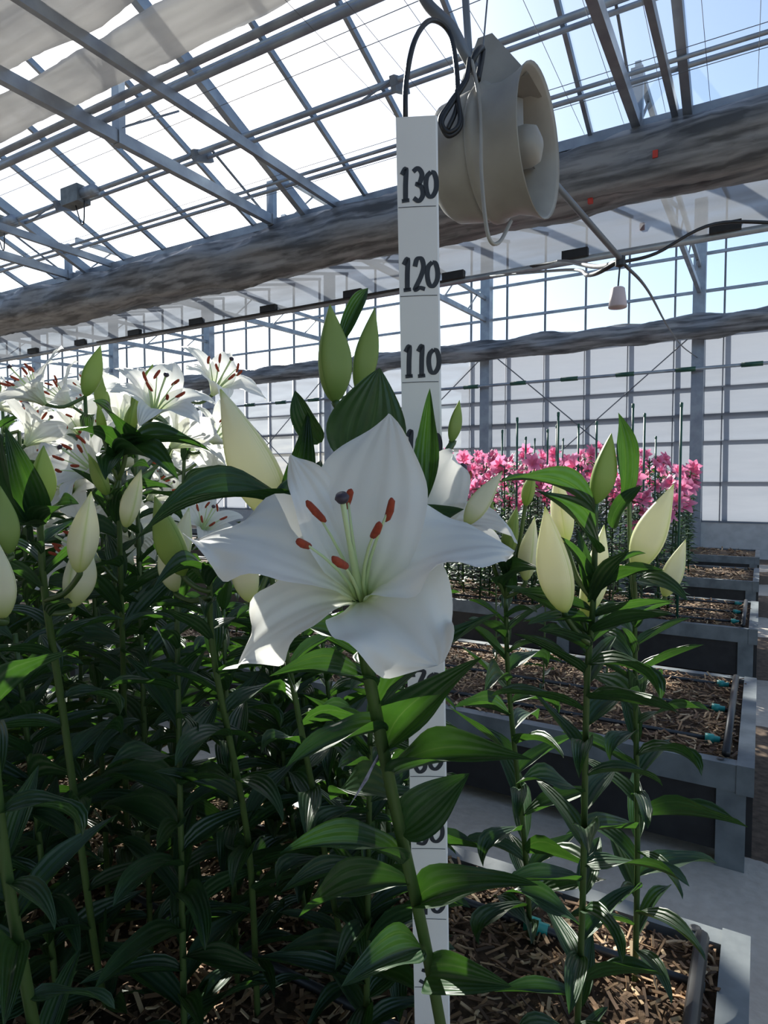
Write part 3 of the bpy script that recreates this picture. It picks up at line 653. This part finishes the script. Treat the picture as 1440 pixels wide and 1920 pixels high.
# ------------------------------------------------------------------ pink lilies
def pink_plant_mesh(seed, h):
    r = random.Random(seed); g = G(); g.tube([(0, 0, -.02), (.01, 0, h*.5), (0, .01, h)], [.008, .007, .005], 6); az = 0
    for i in range(84):
        t = .05+.93*i/83; az += 2.4; e = .3+r.uniform(-.3, .3); l = r.uniform(.085, .13); w = .019
        d = Vector((cos(az)*cos(e), sin(az)*cos(e), sin(e))); sx = Vector((-sin(az), cos(az), 0))*w; p = Vector((0, 0, h*t)); dn = Vector((0, 0, -.03))
        g.add([p, p+d*l*.45+sx, p+d*l*.5+Vector((0, 0, .006)), p+d*l*.45-sx, p+d*l+dn], [(0, 1, 2), (0, 2, 3), (1, 4, 2), (2, 4, 3)])
    return mesh('pink_lily', g.v, g.f, m_leaf2, True, g.uv)
PPM = [pink_plant_mesh(i, 1.0) for i in range(4)]
PT = [tepal_mesh(.10, .050, .35, 1.9, .5, .1, 60+i, n=7, m=4, mat=m_pink) for i in range(2)]
def pink_flower_mesh(seed):
    r = random.Random(seed); g = G()
    for k in range(6):
        me = PT[k % 2]; m = Matrix.Rotation(radians(60*k)+r.uniform(-.15, .15), 4, 'Z'); uvl = {}
        for lp in me.loops: uvl[lp.vertex_index] = tuple(me.uv_layers[0].data[lp.index].uv)
        g.add([m @ q.co for q in me.vertices], [tuple(p.vertices) for p in me.polygons], [uvl[i] for i in range(len(me.vertices))])
    return mesh('flower', g.v, g.f, m_pink, True, g.uv)
PFM = [pink_flower_mesh(i) for i in range(3)]
PINKS = []
def pinks(i, s0, s1, step, rows, lab, grp, hh=(.98, 1.2)):
    a, b = BV[i]; s = s0
    while s < s1:
        for k in range(rows):
            q = L(s+rnd.uniform(-.06, .06), a+.14+(b-a-.28)*k/(rows-1)+rnd.uniform(-.04, .04), BEDZ); h = rnd.uniform(*hh)*(1 if s-s0 > .25 else .92)
            o = link('pink_lily', PPM[rnd.randrange(4)]); o.location = q; PINKS.append(q); o.scale = (1, 1, h); o.rotation_euler = (rnd.uniform(-.05, .05), rnd.uniform(-.05, .05), rnd.uniform(0, 6)); tag(o, lab, 'plant', grp)
            for j in range(rnd.choice((2, 3, 4))):
                az = rnd.uniform(0, 6.28); out = Vector((cos(az), sin(az), .6))
                f = link('flower', PFM[j % 3], o, Matrix.Diagonal((1, 1, 1/h, 1)) @ Matrix.Translation(Vector((.05*cos(az), .05*sin(az), h-.03-.07*j+rnd.uniform(0, .06)))) @ rot_axis(out, UPV.cross(out)) @ Matrix.Scale(rnd.uniform(.9, 1.25), 4))
        s += step
pinks(2, .62, 2.9, .23, 4, 'pink lily on the bed just past the bare one', 'pink lilies on the third bed', (.92, 1.14))
pinks(3, .7, 4.6, .30, 4, 'pink lily on the second last bed before the far wall', 'pink lilies on the fourth bed', (1.1, 1.35))
pinks(4, .9, 5.4, .36, 3, 'pink lily on the bed along the far wall', 'pink lilies on the fifth bed', (1.2, 1.4))
# green stakes among them
for x, y, d in ((970, 783, 5.2), (1047, 773, 4.9), (1085, 795, 5.6), (1119, 790, 5.3), (1187, 757, 4.6), (1209, 775, 5.2), (1278, 755, 4.5), (942, 806, 6), (986, 819, 6.4), (1027, 805, 6), (1044, 797, 5.8), (1230, 818, 6.6), (1003, 822, 7), (1056, 822, 7)):
    best = None
    for k in range(140):
        q = P(x, y, 4+.05*k)
        if not any(a+.12 < q.y < b_-.12 for a, b_ in BV): continue
        for dx, dy in ((0, 0), (.05, .03), (-.05, .03), (.05, -.03), (-.05, -.03)):
            bb = Vector((q.x+dx, q.y+dy, BEDZ-.1))
            clear = min(min((bb.lerp(q, h)-Vector((w.x, w.y, bb.z+(q.z-bb.z)*h))).length for h in (.1, .4, .7)) for w in PINKS)
            c = abs(4+.05*k-d)+(0 if clear > .05 else 6*(.05-clear)/.05)
            if best is None or c < best[0]: best = (c, q, bb)
    t, b = best[1], best[2]
    e = G().tube([(0, 0, 0), t-b], .009, 8).build('plant_stake', m_stake, None, True); e.location = b
    G().lathe([(0, .011), (.03, .011), (.034, 0)], (t-b)-Vector((0, 0, .03)), (0, 0, 1), 8).build('cap', m_stake, e, True)
    tag(e, 'thin dark green stake standing up out of the pink lilies', 'stake', 'stakes among the pink lilies')

# ------------------------------------------------------------------ measuring board
rb, rt = foot(818, .84), P(781, 218, .690)
rb = rt+(P(806, 1650, .795)-rt)*((BEDZ-.02-rt.z)/(P(806, 1650, .795).z-rt.z))
axis = (rt-rb).normalized(); length = (rt-rb).length
nrm = (Vector((0, 0, EYE))-P(790, 900, .75)); nrm = (nrm-axis*nrm.dot(axis)).normalized(); xs = axis.cross(nrm)
board = empty('measuring_board', rb, 'white measuring board with handwritten height numbers, standing behind the open lily', 'ruler')
RW = .0225
def bpt(x, h, o=0.): return xs*x+axis*h+nrm*o           # board coordinates: across, up, out
# the photo's 130 line lies at y 388: match heights along the board to the picture
def h_at(py):
    lo, hi = 0., length
    for _ in range(40):
        m_ = (lo+hi)/2
        if cam_xy(rb+bpt(0, m_))[1] > py: lo = m_
        else: hi = m_
    return lo
if xs.dot(RT) < 0: xs = -xs
g = G(); c8 = [bpt(x, h, o) for h in (0, length) for x, o in ((-RW, 0), (RW-.002, 0), (RW, -.002), (RW, -.014), (-RW, -.014))]
g.add(c8, [(0, 1, 6, 5), (1, 2, 7, 6), (2, 3, 8, 7), (3, 4, 9, 8), (4, 0, 5, 9), (4, 3, 2, 1, 0), (5, 6, 7, 8, 9)]); g.build('board', m_white, board)
h130, h60 = h_at(388), h_at(1456); step = (h130-h60)/7
DIG = {'0': [[(.5, .98), (.15, .8), (.05, .45), (.2, .08), (.55, .0), (.9, .25), (.95, .62), (.78, .92), (.5, .98)]],
       '1': [[(.25, .82), (.6, 1), (.55, .5), (.52, .02)], [(.2, .02), (.85, .04)]],
       '2': [[(.1, .75), (.3, .98), (.7, .98), (.85, .72), (.6, .42), (.08, .03), (.5, .08), (.95, .03)]],
       '3': [[(.1, .9), (.5, 1), (.85, .82), (.65, .56), (.4, .52), (.8, .42), (.9, .18), (.55, 0), (.1, .1)]],
       '4': [[(.6, 1), (.05, .35), (.95, .35)], [(.68, .62), (.66, 0)]],
       '5': [[(.85, 1), (.25, .97), (.18, .58), (.6, .62), (.9, .35), (.65, .03), (.1, .06)]],
       '6': [[(.7, 1), (.25, .65), (.1, .25), (.4, .0), (.8, .12), (.82, .4), (.5, .5), (.15, .3)]],
       '7': [[(.08, .75), (.12, .95), (.9, .95), (.55, .5), (.42, .0)]],
       '8': [[(.5, .52), (.15, .75), (.5, 1), (.85, .75), (.5, .52), (.1, .22), (.5, 0), (.9, .22), (.5, .52)]],
       '9': [[(.85, .7), (.5, .5), (.15, .7), (.45, 1), (.85, .8), (.8, .3), (.6, 0)]]}
def stroke(g, pts, w):
    pts = curve([Vector((x, y, 0)) for x, y in pts], 6); k = len(pts); vv = []
    for i, p in enumerate(pts):
        d = (pts[min(i+1, k-1)]-pts[max(i-1, 0)]).normalized(); n = Vector((-d.y, d.x, 0)); ww = w*(.8+.3*abs(d.y))
        for sg in (1, -1):
            q = p+n*(sg*ww/2); vv.append(bpt(q.x, q.y, .0004))
    g.add(vv, [(2*i, 2*i+1, 2*i+3, 2*i+2) for i in range(k-1)])
for t in range(0, 14):
    h = h60+(t-6)*step
    if h < .02: continue
    g = G(); stroke(g, [(-RW+.001, h), (0, h+.0003), (RW-.003, h)], .0009); g.build('mark_line', m_ink, board)
    if t == 0: continue
    txt = str(t*10); dw = .0138 if len(txt) == 3 else .0175; x = -dw*len(txt)/2+.0005
    for i, ch in enumerate(txt):
        g = G(); big = .034 if ch != '0' else .026
        for st in DIG[ch]: stroke(g, [(x+px_*dw*.92, h+.006+py_*big+(.004 if ch == '0' else 0)) for px_, py_ in st], .0050)
        g.build('numeral', m_ink, board); x += dw*1.03

# ------------------------------------------------------------------ circulation fan
FD = 2.15
fc = P(925, 292, FD); fax = Vector((1, 0, 0))            # blows along the beds
fan = empty('circulation_fan', fc, 'beige round circulation fan hanging from the roof beside the white board', 'fan')
def px2m(p): return p*FD/FPX
RF = px2m(116)
sh = lambda dx: dx*1.0
x0 = -.17
G().lathe([(x0, .10), (x0, RF*.78), (x0+.03, RF*.90), (x0+.13, RF*.97), (x0+.16, RF*.98), (x0+.165, RF*.86), (x0+.05, RF*.80)], (0, 0, 0), fax, 40).build('housing', m_fan, fan, True)
G().lathe([(x0+.15, RF*.99), (x0+.16, RF*1.03), (x0+.18, RF*1.03), (x0+.19, RF*.97), (x0+.24, RF*.95), (x0+.29, RF*1.02), (x0+.325, RF*1.10), (x0+.33, RF*1.10), (x0+.32, RF*1.06), (x0+.28, RF*.95), (x0+.18, RF*.90)], (0, 0, 0), fax, 40).build('outlet_ring', m_fan, fan, True)
G().lathe([(.0, .0), (.0, .06), (.12, .065), (.15, .055), (.165, .02), (.165, 0)], (0, 0, 0), fax, 24).build('motor_hub', m_fan, fan, True)
for k in range(5):
    a = 2*pi*k/5+.4; y = Vector((0, cos(a), sin(a))); t = fax.cross(y); b = G()
    pr = [y*.06+t*.03+fax*.04, y*.06-t*.03+fax*.09, y*(RF*.86)-t*.06+fax*.08, y*(RF*.86)+t*.05+fax*.02]
    b.add(pr+[p+fax*.006 for p in pr], [(0, 1, 2, 3), (7, 6, 5, 4), (0, 4, 5, 1), (1, 5, 6, 2), (2, 6, 7, 3), (3, 7, 4, 0)]).build('blade', m_fand, fan)
for k in range(3):
    a = 2*pi*k/3+.3; G().tube([(.04, .05*cos(a), .05*sin(a)), (.02, RF*.93*cos(a), RF*.93*sin(a))], .008, 6).build('strut', m_fand, fan)
G().lathe([(x0+.10, 0), (x0+.10, .02), (x0+.115, .022), (x0+.115, 0)], Vector((0, -RF*.80, RF*.5)), (0, -1, .6), 12).build('cable_port', m_black, fan)
# sloping hanger hood above the drum
g = G(); hp = [(-.12, -.06, RF*.85), (.14, -.06, RF*.92), (.14, .08, RF*.92), (-.12, .08, RF*.85), (-.05, -.02, RF+.18), (.0, -.02, RF+.18), (.0, .03, RF+.18), (-.05, .03, RF+.18)]
g.add(hp, [(0, 1, 5, 4), (1, 2, 6, 5), (2, 3, 7, 6), (3, 0, 4, 7), (4, 5, 6, 7), (3, 2, 1, 0)]).build('hanger_hood', m_fan, fan)
def fp_(x, y, d=FD): return P(x, y, d)-fc
def cable(pts, r, mat=m_black, name='cable'): G().tube(curve([fp_(*p) for p in pts], 8), r, 8).build(name, mat, fan, True)
G().tube(curve([L(1.0, 1.95, GZ-.05)-fc]+[fp_(*p) for p in ((788, -480, 2.18), (772, -260, 2.13), (768, -120, 2.1), (777, -50, 2.1), (800, 5, 2.1), (845, 50, 2.1), (872, 100, 2.1), (895, 140, 2.14))], 8), .018, 8).build('hanger_pipe', m_steeld, fan, True)
cable([(840, 296, 2.23), (812, 315, 2.27), (780, 320, 2.15), (763, 280, 1.98), (760, 215, 1.9), (762, 150, 1.9), (778, 75, 1.9), (808, 38, 2.0), (842, 60, 2.05), (856, 130, 2.0), (856, 200, 1.98), (838, 245, 1.98)], .008)
cable([(880, 110, 2.0), (872, 150, 1.98), (842, 195, 1.97), (825, 225, 1.97), (840, 255, 1.97), (864, 235, 1.97), (858, 180, 1.97)], .007)
cable([(880, 115, 2.0), (875, 150, 1.98), (850, 190, 1.97), (829, 228, 1.965), (842, 248, 1.965), (862, 228, 1.965), (856, 170, 1.97)], .007)
cable([(884, 110, 2.0), (900, 200, 1.95), (903, 330, 1.9), (915, 440, 1.9), (935, 455, 1.95), (958, 415, 2.05)], .006, m_fan)
cable([(870, 155, 2.02), (893, 100, 2.0), (905, 95, 2.05), (896, 150, 2.02)], .010)
G().tube([fp_(905, 98, 2.1), L(.70, 2.1, GZ-.02)-fc], .003, 5).build('chain', m_steeld, fan); G().tube([fp_(880, 110, 2.12), L(1.0, 2.05, GZ-.05)-fc], .012, 6).build('hanger_rod', m_steeld, fan)
# strut rod and hanging cup sensor
RB = fc+Vector((0, RF*.62, RF*.72)); e = empty('guy_rod', RB, 'dark rod slanting down from the fan to a knot of cables', 'rod')
G().tube([(0, 0, 0), P(1165, 487, 2.9)-RB], .013, 8).build('rod', m_steeld, e, True)
o0 = P(1163, 490, 2.9)
cp = empty('hanging_sensor', P(1158, 577, 2.9), 'small pale pink cup hanging on a wire from a cable knot', 'sensor')
oc = cp.location.copy()
G().lathe([(0, 0), (0, .040), (.006, .041), (.085, .030), (.09, .024), (.09, 0)], (0, 0, 0), (0, 0, 1), 18).build('cup', m_cup, cp, True)
G().tube([(0, 0, .085), o0-oc], .004, 6).build('wire', m_black, cp); G().lathe([(-.03, 0), (-.02, .022), (.02, .022), (.03, 0)], o0-oc, (0, 0, 1), 8).build('knot', m_black, cp)
HV = V1+.31
for i, (pts, r) in enumerate([([P(1165, 490, 2.9), P(1118, 500, 3.6), P(1055, 490, 4.9), L(2.0, HV, 3.52), L(3.4, HV, 3.525), L(6.0, HV, 3.52), L(9.0, HV, 3.525)], .015), ([P(1165, 492, 2.9), P(1230, 475, 2.9), P(1340, 420, 2.85), P(1500, 418, 2.8), P(1680, 405, 2.85), P(1950, 350, 3.1), L(-3.3, HV, 3.5)], .008),
        ([P(1170, 495, 2.9), P(1215, 545, 3.6), P(1252, 612, 6.0), P(1280, 650, 9.0), L(1.03, VW-.265, 3.54)], .008), ([P(1165, 487, 2.9), P(1105, 516, 3.2), P(1062, 506, 4.3), L(2.5, HV-.005, 3.49)], .011)]):
    o = G().tube(curve(pts, 8), r, 6).build('power_cable', m_black, None, True)
    tag(o, ['thick black cable sagging left from the cable knot', 'black cable rising right from the cable knot', 'thin cable dropping from the knot towards the far wall', 'thin black cable looping left under the thick one'][i], 'cable')
# orange-red clips on the bundle
for x, y, on in ((1229, 290, 0), (1107, 375, 0), (1204, 425, 1)):
    vv = V1-.3
    for _ in range(20):                     # where the sight line meets the bundle's face, or the film
        r_ = ray(x, y); p = P(x, y, vv/r_.y); vv = V1+.26+.2*max(0, 3.93-p.z) if on else V1-.05-.27*sqrt(max(.05, 1-((p.z-4.09)/.30)**2))
    o = G().box((-.02, -.02, -.03), (.02, .02, .03)).build('clip', m_red); o.location = p; o.parent = FILM1 if on else ROLL1

# ------------------------------------------------------------------ every open flower gets room of its own, leaves turn aside from what they would pierce
import numpy as np
from mathutils.bvhtree import BVHTree
bpy.context.view_layer.update()
sr = random.Random(99)
_loc = {}
def local(me):
    if me.name not in _loc:
        a = np.empty(len(me.vertices)*3, np.float64); me.vertices.foreach_get('co', a)
        _loc[me.name] = (a.reshape(-1, 3), [tuple(p.vertices) for p in me.polygons])
    return _loc[me.name]
def solid(items):                        # [(world matrix, mesh)] -> (low corner, high corner, tree)
    vs = []; fs = []; n = 0
    for m, me in items:
        a, f = local(me); m = np.array(m); vs.append(a @ m[:3, :3].T+m[:3, 3]); fs += [tuple(i+n for i in q) for q in f] if n else f; n += len(a)
    v = np.vstack(vs); return v.min(0), v.max(0), BVHTree.FromPolygons(v.tolist(), fs)
def base_name(o): return o.name.split('.')[0]
def top_of(o):
    while o.parent: o = o.parent
    return o
OBST = []                                # (low, high, tree, root, kind)
def add_obst(items, root, kind): OBST.append((*solid(items), root, kind))
for o in list(bpy.data.objects):
    if o.type == 'MESH' and base_name(o) in ('stem', 'bud', 'pedicel', 'tepal', 'board', 'drip_pipe') and top_of(o).name.split('.')[0] in ('lily_plant', 'measuring_board', 'raised_bed'):
        add_obst([(o.matrix_world, o.data)], top_of(o), base_name(o))
def hits(sl, root, skip):
    lo, hi, tree = sl; n = 0
    for a, b, t, r, k in OBST:
        if (a > hi).any() or (b < lo).any() or (r is root and k in skip): continue
        n += len(tree.overlap(t))
    return n
HALF = [tepal_mesh(.125, .050, .16, .75, .6, .08, 80+i, 1.4) for i in range(2)]       # a flower still half closed, where there is no room to spread
for root, top, pts, nf, sd_ in LATER:
    T0 = Matrix.Translation(root.location)
    for k in range(nf):
        f = put_flower(root, top, UPV, RT, 1., None, seed=sd_*7+k)
        kids = [(c.matrix_basis.copy(), c.data) for c in f.children if base_name(c) in ('tepal', 'anther')]
        kids2 = [(m_, HALF[i % 2] if base_name(c) == 'tepal' else me) for i, (c, (m_, me)) in enumerate(zip([c for c in f.children if base_name(c) in ('tepal', 'anther')], kids))]
        best = None
        for n in range(170):
            a = (atan2(-FW.y, -FW.x)+sr.uniform(-.9, .9)) if k == 0 and n < 6 else sr.uniform(0, 2*pi)
            out = Vector((cos(a), sin(a), 0)); dz = sr.uniform(-.03, .05)-.075*k+(sr.uniform(-.12, .12)*(1 if n < 40 else 2)+(.075*k if n > 40 else 0) if n > 3 else 0)
            at = top+out*sr.uniform(.06, .11 if n < 6 else .14 if n < 40 else .19)+Vector((0, 0, dz)); sc = sr.uniform(.82, .98) if n < 12 else sr.uniform(.62, .85) if n < 60 else sr.uniform(.52, .68) if n < 80 else sr.uniform(.65, .95)
            m = Matrix.Translation(at-root.location) @ rot_axis(out*.8+Vector((0, 0, sr.uniform(.3, .9))), UPV.cross(out)) @ Matrix.Scale(sc, 4)
            use = kids if n < 80 else kids2; sl = solid([(T0 @ m @ c, me) for c, me in use]); h = hits(sl, root, ())
            if cam_xy(Vector(((sl[0]+sl[1])/2).tolist()[:2]+[sl[1][2]]))[1] < 640: h += 40        # none stands taller than the photo shows
            if best is None or h < best[0]: best = (h, m, at, out, sl, use)
            if not h: break
        if best[5] is kids2:
            for c, (m_, me) in zip([c for c in f.children if base_name(c) in ('tepal', 'anther')], kids2): c.data = me
            for c in f.children:                # stamens stay bundled inside
                if base_name(c) in ('filament', 'anther'): c.matrix_local = Matrix.Diagonal((.45, .45, .8, 1)) @ c.matrix_basis
        f.matrix_local = best[1]; at, out = best[2], best[3]; OBST.append((*best[4], root, 'tepal'))
        z0 = min(top.z-.02, at.z-.03); j = min(range(len(pts)), key=lambda i: abs(pts[i].z-z0)); st = pts[j]
        p = G().tube([q-root.location for q in curve([st, st.lerp(at, .55)-Vector((0, 0, .012)), at], 4)], .0038, 7).build('pedicel', m_stem, root, True)
        add_obst([(T0, p.data)], root, 'pedicel')
for o in [o for o in bpy.data.objects if o.type == 'MESH' and base_name(o) == 'leaf' and base_name(top_of(o)) == 'lily_plant']:
    root = o.parent; T0 = Matrix.Translation(root.location); m0 = o.matrix_basis.copy(); best = None; own = ('stem', 'pedicel')
    B0 = Matrix.Translation(m0.translation)
    for n in range(34):
        if n: q = (B0 @ Matrix.Rotation(.10+.04*n, 4, Vector((sr.gauss(0, 1), sr.gauss(0, 1), sr.gauss(0, 1))).normalized()) @ B0.inverted() @ m0)
        else: q = m0
        sl = solid([(T0 @ q, o.data)]); h = hits(sl, root, own)+(5 if sl[0][2] < BEDZ+.012 and any(a < sl[0][1] < b for a, b in BV[:2]) else 0)
        if best is None or h < best[0]: best = (h, q)
        if not h: break
    if best[1] is not m0: o.matrix_local = best[1]
